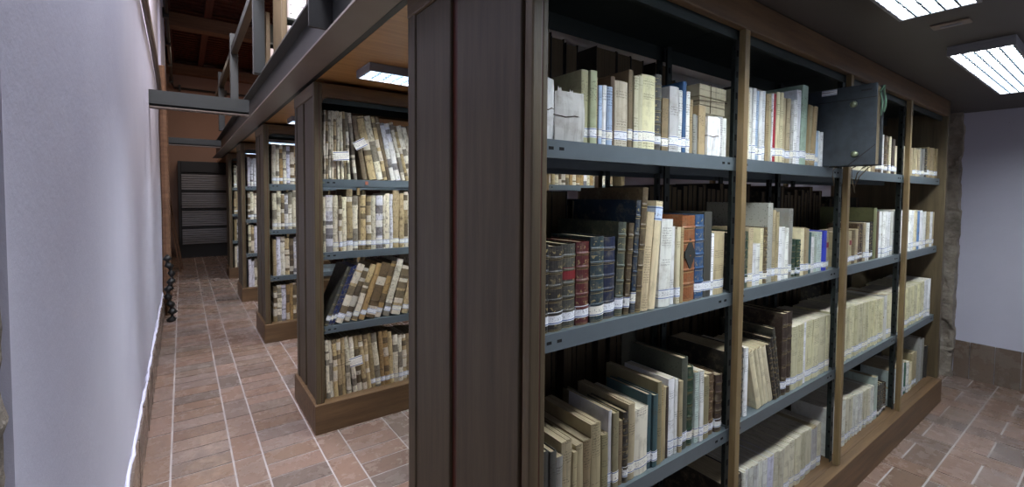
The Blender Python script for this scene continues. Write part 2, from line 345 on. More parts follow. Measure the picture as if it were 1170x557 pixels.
def fill(items, x, Y, z, case, shelf, bay, back=False, limit=None, seed=0):
    """stand a row of books; items = (style, colour, pitch m, height m, lean deg, extras)"""
    r = random.Random(seed*7919+case*101+shelf*31+bay*7+back)
    prev = None; done = []; xm = x
    for (st, col, pw, h, lean, ex) in items:
        if st == 'G': xm += pw; continue
        lean = lean+r.uniform(-.35, .35)*(1 if st != 'K' else 0); a = math.radians(lean)
        w = max(.007, pw*math.cos(a)-.0012)
        if 'm' in ex: w = .034
        h = h+r.uniform(-.0025, .0025)
        d = min(.26, max(.12, h*.72)); d = .27 if 'd' in ex else .22 if 'j' in ex else .25 if st == 'V' else d
        lift, L, Rr = profile(w, h, a)
        x0 = xm if lean <= 0 or abs(lean) < 1 else xm+pw-w*math.cos(a)
        if 'm' in ex: x0 = xm+.06
        if prev:
            p0, pR = prev; need = max([p0+b-c for b, c in zip(pR, L) if b is not None and c is not None] or [-9])+.0008
            x0 = max(x0, need)
        if limit and x0+max([q for q in Rr if q is not None]) > limit: break
        o = make_book(st, col, w, h, d, ex+('q' if back else ''), r); yj = r.uniform(0, .009)
        if back:
            o.rotation_euler = (0, 0, math.pi); o.rotation_euler = Matrix.Rotation(math.pi, 3, 'Z').to_euler(); o.location = (x0+w, Y-yj, z+.0006)
        else:
            o.rotation_euler = (0, a, 0); o.location = (x0, Y+yj, z+lift+.0006)
        prev = (x0, Rr); xm += pw; done.append((o, st, col, h))
    n = len(done)
    for i, (o, st, col, h) in enumerate(done):
        pos = ORD[i]+' from left' if i <= n//2 or n-1-i > 30 else (ORD[n-1-i]+' from right' if n-1-i else 'last on right')
        if n == 1: pos = 'the only one'
        lab = '%s %s, %s,%s %s, %s, %s' % (PAL[col][1], KIND[st][1], pos, ' back row,' if back else '', SHW[shelf], BAYW[bay], CASEW[case])
        tag(o, lab, KIND[st][2], 'volumes in the %s of the %s, %s, %s' % ('back row' if back else 'front row', SHW[shelf], BAYW[bay], CASEW[case]))
    return [q[0] for q in done]
ROWS = [
 ('a1', 1, 1, 1, 0.87, 1.638, 0.728, [
  ('K','wh',34,151,0,'s'), ('K','gy2',102,128,0,'s'), ('C','ol2',26,196,0,'ld'), ('C','lgc',25,194,0,'l'), ('P','tn',9,182,0,''), ('C','pb',14,163,0,'l'), ('P','wh',16,162,0,'l'), ('P','pb',23,162,0,'l'), ('C','br',17,196,0,'d'), ('P','cr2',55,188,0,'ld'), ('C','tn2',20,225,0,'ld'), ('P','cy',20,209,0,'l'), ('P','cy',21,213,0,'l'), ('P','cy',63,219,0,'ld'), ('L','dg',35,233,0,'l'), ('C','tn2',33,165,0,'l'), ('P','gy2',48,205,0,'ld'), ('P','wh',19,199,0,'l'), ('C','bl',20,231,0,'l'), ('P','wh',20,200,0,'l'), ('P','tn',20,175,0,''), ('P','gy',18,129,0,''), ('P','gy',23,131,0,''), ('C','tn',41,166,0,''), ('K','wh',78,136,0,'sn'), ('P','gy2',31,140,0,''), ('P','wh',32,139,0,''), ('C','tn',49,180,0,'')]),
 ('a2a', 1, 2, 1, 0.87, 1.147, 0.734, [
  ('L','bk',17,224,0,'l'), ('L','bk2',50,221,0,'l'), ('L','dg',51,223,0,'lt'), ('L','dr',50,225,0,'l'), ('L','dt',54,238,0,'l'), ('L','nv',54,233,0,'l'), ('L','gg',35,274,3,'ld'), ('L','gb',23,273,4,'l'), ('L','nv2',21,340,4,'ld'), ('L','gb',26,374,4.5,'d'), ('P','tn3',35,300,5,''), ('P','crp',34,337,6,'b'), ('P','wh',60,277,2,'l'), ('P','wh',24,252,0.5,'l'), ('P','cr',20,251,0,'l'), ('P','tn',17,249,0,''), ('L','og',74,287,0,'ej'), ('L','bl',52,289,0,'l'), ('C','dg',47,297,0,'l'), ('P','wh',18,222,0,'l'), ('P','mb',69,225,0,'l'), ('L','gn',23,226,0,'l'), ('L','gn',31,219,0,'l'), ('L','gn2',42,216,0,'l')]),
 ('a3', 1, 3, 1, 0.87, 0.64, 0.742, [
  ('C','dg',20,196,0,''), ('C','dg',22,189,0,''), ('P','gy',23,169,0,'l'), ('P','crd',39,195,0,'j'), ('P','crd',16,162,0,''), ('P','crd',27,171,0,''), ('P','tn2',32,178,0,'j'), ('P','crd',40,213,0,'j'), ('P','ol',27,173,0,'j'), ('P','gy2',14,233,0,'l'), ('C','ol',24,226,0,'lj'), ('P','tn2',23,193,0,''), ('L','bk2',23,217,0,'l'), ('P','crd',30,232,0,'lj'), ('P','cr3',63,206,0,'lj'), ('C','tl',22,236,0,'l'), ('C','tl',23,231,0,'l'), ('P','ol',22,267,0,'j'), ('P','tn',17,249,0,''), ('P','crd',13,242,0,''), ('P','br2',14,235,0,''), ('P','wh',34,260,0,'l'), ('P','wh',18,248,0,'l'), ('P','crd',20,243,0,'l'), ('C','mg',34,313,0,'lj'), ('L','gn',40,275,0,'l'), ('P','pt',25,249,0,'l'), ('P','wh',24,247,0,'l'), ('P','ol',37,224,0,'l'), ('L','br',44,220,0,'l'), ('L','br2',44,210,0,'l'), ('L','dt',68,224,0,'l')]),
 ('b1', 1, 1, 2, 0.87, 1.638, 1.729, [
  ('P','cr',17,255,0,''), ('P','wh',22,269,0,'l'), ('P','wh',23,275,0,'l'), ('P','pb',25,266,0,'l'), ('P','wh',24,269,0,'l'), ('P','wh',25,273,0,'l'), ('P','tn',26,263,0,''), ('P','crd',22,270,0,''), ('P','wh',7,272,0,''), ('C','rd',30,274,0,'l'), ('P','cr',27,282,0,'l'), ('P','cr',28,286,0,'l'), ('P','mb',39,269,0,'l'), ('P','mb',35,268,0,'l'), ('P','gy2',27,268,0,'l'), ('P','wh',27,273,0,'l'), ('P','wh',43,321,1,'l'), ('C','lg',57,345,2,'l'), ('P','tn',27,270,4,'l'), ('P','crd',32,271,4,'l'), ('P','tn',34,269,4.5,'l'), ('P','pb',25,159,0,'l'), ('P','wh',27,161,0,'')]),
 ('b2', 1, 2, 2, 0.87, 1.147, 1.741, [
  ('L','gn',23,215,0,'l'), ('P','mb',35,230,0,'l'), ('P','wh',30,166,0,'l'), ('P','wh',32,164,0,'l'), ('P','cr',27,226,0,'l'), ('L','gb',31,227,0,'l'), ('C','ms',42,323,0,'ld'), ('P','mb',23,296,0,'l'), ('P','mb',22,288,0,'l'), ('P','wh',31,221,0,'l'), ('P','wh',33,224,0,'l'), ('P','wh',32,218,0,'l'), ('P','gy',40,298,1,'ld'), ('L','gn',40,162,0,'l'), ('L','gn2',31,164,0,'l'), ('P','cr',32,213,0,'l'), ('P','tn',32,212,0,'l'), ('P','crd',34,209,0,'l'), ('C','tl',24,188,0,'l'), ('P','wh',33,165,0,'l'), ('P','pt',38,185,0,'l'), ('P','pt',52,188,0,'l'), ('C','rb',38,188,0,'l'), ('P','crd',52,182,0,'lt'), ('P','crd',54,180,0,'lt'), ('P','crd',57,177,0,'lt')]),
 ('b3', 1, 3, 2, 0.87, 0.64, 1.757, [
  ('P','wh',25,271,0,''), ('P','cr',151,254,-18,'m'), ('L','bk2',27,258,-17,''), ('L','bk2',23,281,-16,''), ('L','dg',21,316,-14,''), ('L','br2',48,357,0,'l'), ('L','br2',45,355,0,'l'), ('P','cy',60,284,0,'lj'), ('P','cy',66,280,0,'lj'), ('P','wh',29,280,0,'j'), ('P','cy',74,280,0,'lj'), ('P','cy',73,278,0,'lj'), ('P','cy',76,279,0,'lj'), ('P','cy',92,277,0,'lj'), ('P','cy',89,274,0,'lj')]),
 ('bb', 1, 4, 2, 0.88, 0.17, 1.786, [
  ('P','wh2',23,229,0,'j'), ('P','wh2',29,229,0,'j'), ('P','wh2',38,227,0,'j'), ('P','wh2',38,225,0,'j'), ('P','wh2',47,226,0,'j'), ('P','wh2',41,218,0,'j'), ('P','lv',50,217,0,'j'), ('P','crg',51,214,0,'lj'), ('P','crg',44,212,0,'lj'), ('P','crg',55,212,0,'lj'), ('P','crg',56,218,0,'lj'), ('P','crg',58,221,0,'lj'), ('P','crg',59,223,0,'lj'), ('P','crg',73,213,0,'lj'), ('P','gy2',64,202,0,'lj'), ('P','crg',90,206,0,'lj'), ('P','crg',93,206,0,'lj')]),
 ('c1', 1, 1, 3, 0.87, 1.638, 2.962, [
  ('P','cr',109,199,0,''), ('P','tn',85,212,0,''), ('P','br',88,214,0,'l'), ('P','gy2',61,221,0,'l'), ('L','br',63,216,0,'l'), ('P','cr',65,216,0,'l'), ('P','br2',66,210,0,'l'), ('P','cr',86,174,0,'l'), ('L','dr',71,174,0,'l')]),
 ('c2', 1, 2, 3, 0.87, 1.147, 2.755, [
  ('P','crd',43,175,0,'l'), ('P','crd',49,177,0,'lt'), ('P','tn2',45,179,0,'l'), ('P','mb',37,182,0,'l'), ('L','br',37,205,0,'l'), ('L','br2',39,208,0,'l'), ('P','mb',38,210,0,'l'), ('P','wh',55,208,0,'l'), ('L','bk2',36,213,0,'l'), ('L','bk2',36,214,0,'l'), ('C','ol3',52,289,0,'d'), ('C','br',43,272,0,''), ('P','wh',50,270,0,'l'), ('P','wh',50,267,0,'l'), ('P','wh',52,268,0,'l'), ('P','wh',53,264,0,'l'), ('P','gy2',57,266,0,'l'), ('P','pb2',62,275,0,'l'), ('P','pb2',66,274,0,'l')]),
 ('c3', 1, 3, 3, 0.87, 0.64, 2.775, [
  ('P','cy',79,275,0,'lj'), ('P','cy',71,274,0,'lj'), ('P','cy',64,274,0,'lj'), ('P','cy',62,272,0,'lj'), ('P','cy',68,271,0,'lj'), ('P','cy',74,267,0,'lj'), ('P','cy',69,262,0,'lj'), ('P','cy',71,260,0,'lj'), ('P','cy',73,257,0,'lj'), ('P','gy2',45,270,0,'j'), ('P','cy',86,270,0,'lj'), ('P','cy',112,268,0,'lj')]),
 ('cb', 1, 4, 3, 0.88, 0.17, 2.815, [
  ('P','wh2',46,247,0,'lj'), ('P','crg',54,240,0,'lj'), ('P','crg',70,230,0,'lj'), ('P','wh2',72,227,0,'lj'), ('P','wh2',63,221,0,'lj'), ('P','crg',65,215,0,'lj'), ('P','crg',67,213,0,'lj'), ('P','wh2',64,206,0,'lj'), ('C','pt',54,256,0,'l'), ('L','dg',69,191,0,'l'), ('L','dg',70,182,0,'l'), ('L','br2',72,173,0,'l'), ('P','wh',80,167,0,'l')]),
 ('d1', 1, 1, 4, 0.87, 1.638, 3.866, [
  ('P','crd',73,181,0,'l'), ('P','mb',83,185,0,'l'), ('P','gy',96,191,0,'l'), ('L','bk2',95,197,0,'l'), ('P','tn',98,211,0,'l'), ('P','tn',92,215,0,'l'), ('P','tn',105,213,0,'l'), ('P','tn',98,214,0,'l'), ('P','tn',90,214,0,'l')]),
 ('d2', 1, 2, 4, 0.87, 1.147, 3.828, [
  ('P','wh',52,268,0,'l'), ('P','wh',60,267,0,'l'), ('P','cr',73,266,0,'l'), ('P','bl2',56,262,0,'l'), ('P','wh',57,261,0,'l'), ('P','wh',98,252,0,'l'), ('L','bk',45,223,0,''), ('P','mb',66,250,0,'l'), ('P','wh',59,252,0,'l'), ('P','mb',60,248,0,'l'), ('P','gy2',97,262,0,'l'), ('P','wh',82,260,0,'l')]),
 ('d3', 1, 3, 4, 0.87, 0.64, 3.829, [
  ('P','cy',81,260,0,'lj'), ('P','cy',75,261,0,'lj'), ('P','cy',71,261,0,'lj'), ('P','cy',104,262,0,'lj'), ('P','cy',113,263,0,'lj'), ('P','wh',96,267,0,'lj'), ('P','wh',99,267,0,'lj'), ('P','cr',80,267,0,'j'), ('P','crd',70,265,0,'j')]),
 ('db', 1, 4, 4, 0.88, 0.17, 3.827, [
  ('P','pt',41,226,0,'l'), ('P','wh',47,221,0,'l'), ('P','gn3',47,214,0,'l'), ('P','wh',54,206,0,'l'), ('P','cr',66,190,0,'l'), ('P','crd',109,242,0,'l'), ('C','ms',82,328,2,''), ('C','ms',97,303,2,''), ('C','bk2',76,236,1,''), ('P','wh',77,224,1,''), ('P','wh',93,263,0,'')]),
 ('e1', 2, 1, 1, 3.0, 1.588, 0.721, [
  ('V','v1',13,431,0,''), ('V','v2',16,429,0,''), ('V','v1',16,428,0,''), ('V','v1',16,428,0,''), ('V','v2',17,429,0,''), ('V','v1',17,432,0,''), ('V','v1',19,430,-1,''), ('V','v2',18,430,-1,''), ('V','v1',19,428,-2,''), ('V','v1',22,427,-5,''), ('V','v3',31,415,-10,''), ('V','v2',50,421,-12,''), ('V','v1',43,426,-12,''), ('V','v2',27,428,-12,''), ('V','v3',28,428,-12,''), ('V','v4',31,390,-12,''), ('V','v4',37,392,-12,''), ('V','v1',26,403,-13,''), ('V','v2',23,381,-14,''), ('V','v1',36,388,-14,''), ('V','v1',33,380,-14,''), ('V','v2',25,390,-14,''), ('V','v1',30,389,-14,''), ('V','v2',28,392,-14,'')]),
 ('e2', 2, 2, 1, 3.0, 1.126, 0.714, [
  ('V','v1',18,352,0,''), ('V','v4',43,362,0,''), ('V','v1',34,357,0,'l'), ('V','v2',21,357,0,'l'), ('V','v1',28,352,0,'l'), ('V','v5',38,397,0,'l'), ('V','v1',35,357,0,'l'), ('V','v3',16,354,0,'l'), ('V','v2',37,361,0,'l'), ('V','v5',33,353,0,'l'), ('V','v1',33,358,0,'l'), ('V','v4',46,358,0,'l'), ('V','v1',15,360,0,'l'), ('V','v1',30,373,0,'l'), ('V','v4',22,372,0,'l'), ('V','v2',45,395,0,'l'), ('V','v2',35,372,0,'l'), ('V','v5',30,386,0,'l'), ('V','v1',32,373,0,'l')]),
 ('e3', 2, 3, 1, 3.0, 0.655, 0.712, [
  ('L','dg',27,390,22,'l'), ('L','nv3',17,392,22,'l'), ('L','nv3',18,393,22,'l'), ('V','v2',49,397,22,'l'), ('V','v3',42,367,21,'l'), ('V','v2',41,386,20,'l'), ('V','v6',37,390,19,'l'), ('V','v6',66,379,18,'l'), ('V','v6',39,392,18,'l'), ('V','v1',48,398,16,'l'), ('V','v2',66,341,14,'l'), ('V','v2',45,339,12,'l'), ('V','v1',32,364,10,'l'), ('V','v1',33,351,8,'l'), ('V','v2',32,348,6,'l')]),
 ('e4', 2, 4, 1, 3.0, 0.183, 0.709, [
  ('V','v3',20,379,-2,''), ('V','v1',23,380,-2,''), ('V','v1',23,378,-2,''), ('V','v2',26,376,-2,''), ('V','v2',26,373,-2,''), ('V','v2',23,376,-2,''), ('V','v1',29,383,-3,''), ('V','v1',29,376,-5,''), ('V','v5',33,374,-5,''), ('V','v2',30,374,-5,''), ('V','v2',27,374,-5,''), ('V','v5',30,375,-5,'l'), ('V','v1',37,374,-5,'l'), ('V','v6',29,375,-3,'l'), ('V','v6',34,375,-3,'l'), ('V','v2',30,362,-3,'l'), ('V','v1',37,335,-2,'l'), ('V','v1',29,328,-2,'l'), ('V','v2',31,324,-2,'l'), ('V','v5',42,326,-2,'l'), ('V','v2',38,319,-2,'l')]),
]
# ---------------------------------------------------------------- bookcases
def upright(x, y, z0, z1):
    m = MB(); m.box(x, x+.032, y, y+.002, z0, z1).box(x+.03, x+.032, y, y+.03, z0, z1)
    z = z0+.03
    while z < z1-.04:
        m.box(x+.009, x+.021, y-.0006, y+.0026, z, z+.022, 1).box(x+.0294, x+.0326, y+.010, y+.020, z+.03, z+.042, 1); z += .075
    return m
def tray(x0, x1, y0, y1, z, lip=.046):
    m = MB(); m.box(x0, x1, y0, y1, z-.0025, z); m.box(x0, x1, y0, y0+.0025, z-lip, z-.0025).box(x0, x1, y1-.0025, y1, z-lip, z-.0025)
    m.box(x0, x1, y0+.0025, y0+.014, z-lip, z-lip+.002)
    for xx in (x0+.03, x0+.065, x1-.055, x1-.09):
        m.box(xx, xx+.016, y0-.0006, y0+.001, z-.026, z-.018, 1)
    m.box(x0+.006, x0+.016, y0-.004, y0, z-.027, z-.017, 2)
    return m
def make_case(label, Yf, depth, posts, xr, zs, zb, zB, zt, cut=.655):
    """double-sided walnut case around slotted steel shelving; the end panel faces the aisle at x=cut"""
    t = empty('bookcase', (cut, Yf, 0)); tag(t, label, 'bookcase', 'bookcases standing in a row along the aisle')
    Yb = Yf+depth; X0 = cut; xi = X0+.048
    def P(name, m, mat, bev=0, par=t):
        m.xf(Matrix.Translation((-X0, -Yf, 0)) if par is t else Matrix.Identity(4)); return m.build(name, mat, par, bev)
    P('plinth', B(X0-.012, xr+.02, Yf-.022, Yf+.02, 0, zb).box(X0-.012, X0+.02, Yf+.02, Yb-.02, 0, zb).box(X0-.012, xr+.02, Yb-.02, Yb+.022, 0, zb).box(X0+.02, xr, Yf+.02, Yb-.02, zb-.02, zb-.001), M['wx'], .003)
    e = MB(); s = .055
    e.box(X0+.02, xi-.004, Yf+.001, Yb-.001, zb, zt-.002)                       # core
    P('end_panel', e, M['groove'])
    f = MB(); f.box(X0, X0+.03, Yf, Yf+.03, zb, zt).box(X0+.03, xi, Yf, Yf+.03, zb, zt)
    P('end_stile', f, M['wz'], .004)
    P('end_stile', B(X0+.004, xi-.006, Yb-.06, Yb, zb, zt), M['wend'], .004)
    y0, y1 = Yf+.05, Yb-.06; ym = y0+(y1-y0)*.56
    P('end_board', B(X0+.009, X0+.03, y0+.006, ym-.022, zb+.0, zt-.08), M['wend'], .004)
    P('end_board', B(X0+.009, X0+.03, ym+.022, y1, zb+.0, zt-.08), M['wend'], .004)
    P('end_rail', B(X0, X0+.032, Yf+.03, Yb, zt-.08, zt), M['wy'], .006)
    # level beams and slim posts
    for y in (Yf, Yb-.03):
        P('top_beam', B(xi, xr, y, y+.03, zB, zt), M['wx'], .004)
        for p in posts: P('front_post', B(p, p+.032, y+.001, y+.025, zb, zB), M['wl'], .002)
    P('end_stile', B(xr, xr+.045, Yf, Yb, zb, zt), M['wz'], .004)
    P('cap_board', B(X0+.03, xr, Yf+.03, Yb-.03, zt-.015, zt-.001), M['wx'])
    for y in (Yf, ):
        m = MB(); n = 8; rr = .045
        pts = [(xi, zB), (xi+rr, zB)]+[(xi+rr-rr*math.sin(a), zB-rr+rr*math.cos(a)) for a in [math.pi/2*i/n for i in range(1, n+1)]]
        m.prism(pts, 1, y+.002, y+.026); P('corner_bracket', m, M['wx'])
    xs = [xi]+[p+.017 for p in posts]+[xr]
    half = (depth-.05)/2; rows = [(Yf+.034, Yf+.034+half-.012), (Yb-.034-half+.012, Yb-.034)]
    for x0, x1 in zip(xs, xs[1:]):
        for y0, y1 in rows:
            for z in zs: P('shelf', tray(x0+.002, x1-.002, y0, y1, z), [M['steel'], M['slot'], M['brass']])
            bk = y0 > Yf+.2
            P('top_sheet', tray(x0+.002, x1-.002, y0, y1, zB+(.085 if bk else .03), .05 if bk else .06), [M['white' if bk else 'steel_d'], M['slot'], M['brass']])
            P('base_board', B(x0+.002, x1-.002, y0, y1, zb-.0008, zb), M['wx'])
    for x in xs[:-1]:
        for y in ((rows[0][0]+.004,) if x != xi else ())+(rows[0][1]-.037, rows[1][0]+.003, rows[1][1]-.04):
            xx = x+.004 if x == xi else x-.016
            P('slotted_upright', upright(xx, y, zb, zB+.02), [M['steel_d'], M['slot']])
    return t, rows
C1 = make_case('long walnut bookcase in front, dark panelled end and four shelf bays of mixed books', .827, .72, [1.606, 2.600, 3.575], 4.47, (1.638, 1.147, .64), .17, 2.086, 2.196)
CZ = (1.588, 1.126, .655)
C2 = make_case('walnut bookcase second along the aisle, filled with pale parchment volumes', 2.954, .60, [1.565, 2.5], 3.45, CZ, .183, 2.09, 2.175)
C3 = make_case('walnut bookcase third along the aisle, only its near corner showing', 5.07, .60, [1.565], 2.3, CZ, .183, 2.09, 2.175)
C4 = make_case('walnut bookcase fourth along the aisle, narrow strip showing', 7.18, .60, [1.565], 2.3, CZ, .183, 2.09, 2.175)
C5 = make_case('walnut bookcase fifth and farthest along the aisle', 9.24, .60, [1.565], 2.3, CZ, .183, 2.09, 2.175)

# front rows, measured
nextpost = {1: 1.602, 2: 2.596, 3: 3.571, 4: 4.465}
for (key, case, sh, bay, Y, z, x0, ents) in ROWS:
    items = []
    for (st, col, w, h, lean, ex) in ents:
        k = max(1, round(w/42)) if (bay >= 3 and w > 60) or (case == 1 and bay == 2 and st == 'P' and w > 78) else 1
        items += [(st, col, w/1000/k, h/1000, lean, ex)]*k
    if case == 1 and bay > 1:
        pp = nextpost[bay-1]+.042
        if x0-pp > .02: items.insert(0, ('L' if (bay == 2 and sh > 1) else items[0][0], 'bk2' if (bay == 2 and sh > 1) else items[0][1], x0-pp, items[0][3], 0, 'd' if (bay == 2 and sh > 1) else '')); x0 = pp  # added filler book; second bay's is dark to stand for shade inside
    last = items[-1]; items += [(last[0], last[1], max(.02, last[2]), last[3], last[4], last[5])]*4
    fill(items, x0, Y, z, case, sh, bay, limit=(nextpost[bay]-.004 if case == 1 else 1.56))
# generated rows: the backs of the double-sided cases and the cases farther down
def rrow(n, styles, wr, hr, seed, ex='', tall=0):
    r = random.Random(seed); out = []
    for i in range(n):
        st, col = r.choice(styles); out.append((st, col, r.uniform(*wr), r.uniform(*hr)+(tall if r.random() < .15 else 0), 0, ex))
    return out
DK = [('L', 'bk'), ('L', 'bk2'), ('L', 'br2'), ('C', 'dg'), ('C', 'br2')]
yb = C1[1][1][1]-.004
def back(shelf, bay, items, x, z, limit): fill(items, x, yb, z, 1, shelf, bay, True, limit, 3)
back(1, 1, [('G', '', .02, 0, 0, ''), ('C', 'bk', .085, .44, 0, 'd'), ('C', 'bk', .06, .435, 0, 'd'), ('C', 'bk2', .062, .425, 0, 'd'), ('C', 'bk', .06, .41, 0, 'd'), ('G', '', .10, 0, 0, ''), ('C', 'bk2', .115, .43, 0, 'd'), ('C', 'bk', .085, .425, 0, 'd'), ('C', 'bk2', .08, .42, 0, 'd')], .90, 1.638, 1.57)
back(1, 2, [('C', 'bk2', .10, .43, 0, 'd'), ('C', 'dg', .06, .38, 0, ''), ('C', 'tn2', .11, .2, 0, ''), ('C', 'dg', .05, .2, 0, ''), ('C', 'bk', .08, .27, 0, ''), ('C', 'br2', .08, .3, 0, ''), ('C', 'bk2', .12, .31, 0, 'd'), ('C', 'bk', .1, .33, 0, 'd')], 1.64, 1.638, 2.56)
back(1, 3, rrow(12, DK, (.05, .07), (.22, .3), 41), 2.66, 1.638, 3.53); back(1, 4, rrow(12, DK, (.05, .07), (.2, .26), 42), 3.62, 1.638, 4.42)
back(2, 1, rrow(5, DK, (.07, .09), (.36, .4), 5, 'd')+rrow(8, [('C', 'bk2'), ('C', 'bk')], (.04, .055), (.31, .34), 6), .76, 1.147, 1.52)
back(2, 2, rrow(22, [('C', 'bk'), ('C', 'bk2')], (.035, .045), (.38, .42), 7), 1.64, 1.147, 2.56)
back(2, 3, rrow(18, DK, (.04, .05), (.36, .42), 8), 2.64, 1.147, 3.53)
back(3, 1, rrow(15, DK, (.04, .06), (.3, .36), 10), .76, .64, 1.52)
back(3, 2, rrow(14, DK, (.05, .06), (.26, .31), 11), 1.62, .64, 2.5)
back(3, 3, rrow(12, DK, (.05, .07), (.25, .3), 12), 2.62, .64, 3.43)
for bay, x0, x1 in ((1, .76, 1.52), (2, 1.62, 2.5), (3, 2.6, 3.43), (4, 3.55, 4.37)):
    back(4, bay, rrow(15, DK, (.05, .07), (.24, .34), 20+bay), x0, .17, x1)
back(3, 4, rrow(12, DK, (.05, .07), (.25, .36), 31), 3.55, .64, 4.37); back(2, 4, rrow(12, DK, (.05, .07), (.3, .36), 32), 3.55, 1.147, 4.37)
VS = [('V', 'v1'), ('V', 'v1'), ('V', 'v2'), ('V', 'v4'), ('V', 'v5'), ('V', 'v3'), ('V', 'v6')]
for (case, Yf, n) in ((3, 5.07, 9), (4, 7.18, 7), (5, 9.24, 6)):
    for sh, z in ((1, 1.588), (2, 1.126), (3, .655), (4, .183)):
        fill(rrow(n, VS, (.03, .042), (.36, .40), case*10+sh, 'l' if sh < 3 else ''), .735, Yf+.046, z, case, sh, 1, limit=1.5)
for bay, x0, x1 in ((2, 1.62, 2.48), (3, 2.56, 3.42)):
    fill(rrow(20, VS, (.038, .048), (.38, .42), 70+bay), x0, 3.0, 1.588, 2, 1, bay, limit=x1)

# objects lying among the books
def stones(): pass
t = empty('parcel', (1.418, .884, 1.7815)); tag(t, 'buff cardboard parcel tied with string lying on low packets, top shelf', 'parcel')
m = MB()
for k in range(2): m.box(.0+.002*k, .162, 0, .115-.003*k, .028*k+.0005, .028*k+.027)
m.build('folder_stack', M['paper'], t, .002).color = (*srgb('#a1987e'), 1)
B(-.003, .165, -.003, .118, .0565, .098).build('carton', M['paper'], t, .003).color = (*srgb('#aca388'), 1)
MB().tube([(.06, -.005, 0.002), (.06, -.006, .100), (.062, .12, .1005), (.06, .12, .002)], .0015, 6).tube([(-.005, -.005, .04), (.167, -.005, .05), (.167, .12, .05), (-.005, .12, .04), (-.005, -.005, .04)], .0015, 6).build('string', M['string'], t)
# the studded album sticking out of the top shelf
t = empty('leather_album', (2.41, .672, 1.639)); tag(t, 'large scuffed blue-black album with brass studs sticking out of top shelf', 'album')
W, D, Hh = .088, .46, .352
B(0, .006, 0, D, .0, Hh).build('front_board', M['dleather'], t, .0025)
B(W-.006, W, 0, D, .0, Hh).build('back_board', M['dleather'], t, .0025)
B(.006, W-.006, .012, D-.004, .006, Hh-.006).build('page_block', M['pages'], t)
m = MB(); m.box(-.0015, .0, 0, D, Hh-.062, Hh-.058).box(-.0012, 0, .02, .06, Hh-.03, Hh-.022, 0)
m.prism([(.001, .085), (.095, .0), (.10, .003), (.001, .09)], 0, -.0016, 0)
m.build('board_ridge', M['black'], t)
for (y, z) in ((.075, .05), (.085, .27)):
    n = 12; rows = [[(-.002-.0075*math.sin(a), y+1.35*r_*math.cos(q), z+1.35*r_*math.sin(q)) for q in [2*math.pi*i/n for i in range(n)]] for a, r_ in ((0, .011), (.5, .0098), (1.0, .006), (1.45, .0015))]
    m = MB().grid(rows, 0, True); m.f.append(list(range(n))); m.mi.append(0); m.f.append(list(range(3*n, 4*n))); m.mi.append(0); m.build('stud', M['brass'], t, 0, True)
m = MB().tube([(.02, -.002, Hh-.04), (.02, -.012, Hh-.02), (.035, -.014, Hh-.012), (.05, -.008, Hh-.03), (.055, -.014, Hh-.07), (.045, -.016, Hh-.10), (.055, -.010, Hh-.12), (.06, -.003, Hh-.10)], .004, 8).tube([(.03, -.001, Hh-.03), (.028, -.01, Hh-.09), (.033, -.005, Hh-.14)], .0035, 8)
m.build('tie_tape', M['green'], t, 0, True)['label'] = 'knotted pale green tie tape'
m = MB()
for (a, b, c) in ((.09, -.03, .12), (.05, .02, .07), (.03, .05, .10), (.16, -.02, .09)):
    m.tube([(.03, a, .002), (.028, a-.012, -.004), (-.012, a-.01, -.012), (-.014, a+b*.4, -c*.5), (-.012, a+b*.8, -c)], .0022, 6)
m.build('hanging_cord', M['string'], t, 0, True)
B(-.0018, 0, .15, .21, Hh-.028, Hh-.004).build('spine_label', M['label'], t).color = (*srgb('#d9dade'), 1)
# big boxes of the back of the top shelf, by the album
t = empty('black_box_file', (2.05, 1.09, 1.640)); tag(t, 'black box file lying at the back of the top shelf behind the album', 'box file')
B(0, .3, 0, .07, 0, .36).build('body', M['black'], t, .004); B(-.002, .302, -.002, .073, .30, .364).build('lid', M['black'], t, .004)
# tags tied onto the parchment volumes of the second case
def paper_tag(label, x, z, w, h, ang, y=2.972):
    t = empty('paper_tag', (x, y, z)); t.rotation_euler = (0, ang, 0); tag(t, label, 'tag', 'paper tags tied to parchment volumes')
    m = MB().grid([[(w*i/6, -.003*math.sin(3*i/6+j), h*j/2) for i in range(7)] for j in range(3)])
    k = len(m.v); m.grid([[(w*i/6, .0012-.003*math.sin(3*i/6+j), h*j/2) for i in range(7)] for j in range(3)])
    o = m.build('card', M['label'], t); o.color = (*srgb('#ece6da'), 1)
    MB().tube([(w*.1, -.002, h*.7), (-.01, -.004, h*.75), (-.05, .0, h*.6), (-.085, .012, h*.62)], .0014, 6).build('string', M['string'], t)
paper_tag('cream card tag tied to upright volumes on top shelf of second bookcase', .775, 1.70, .095, .06, -.1)
paper_tag('folded white paper tag hanging on leaning volumes, top shelf of second bookcase', .915, 1.775, .085, .055, -.5)
paper_tag('pinkish white tag on the bottom shelf volumes of the second bookcase', .868, .365, .082, .062, -.12)
o = B(.975, .993, 2.984, 2.9865, 1.556, 1.578).build('terracotta_card', M['foil']); tag(o, 'small terracotta card hooked on top shelf edge of second bookcase', 'card')

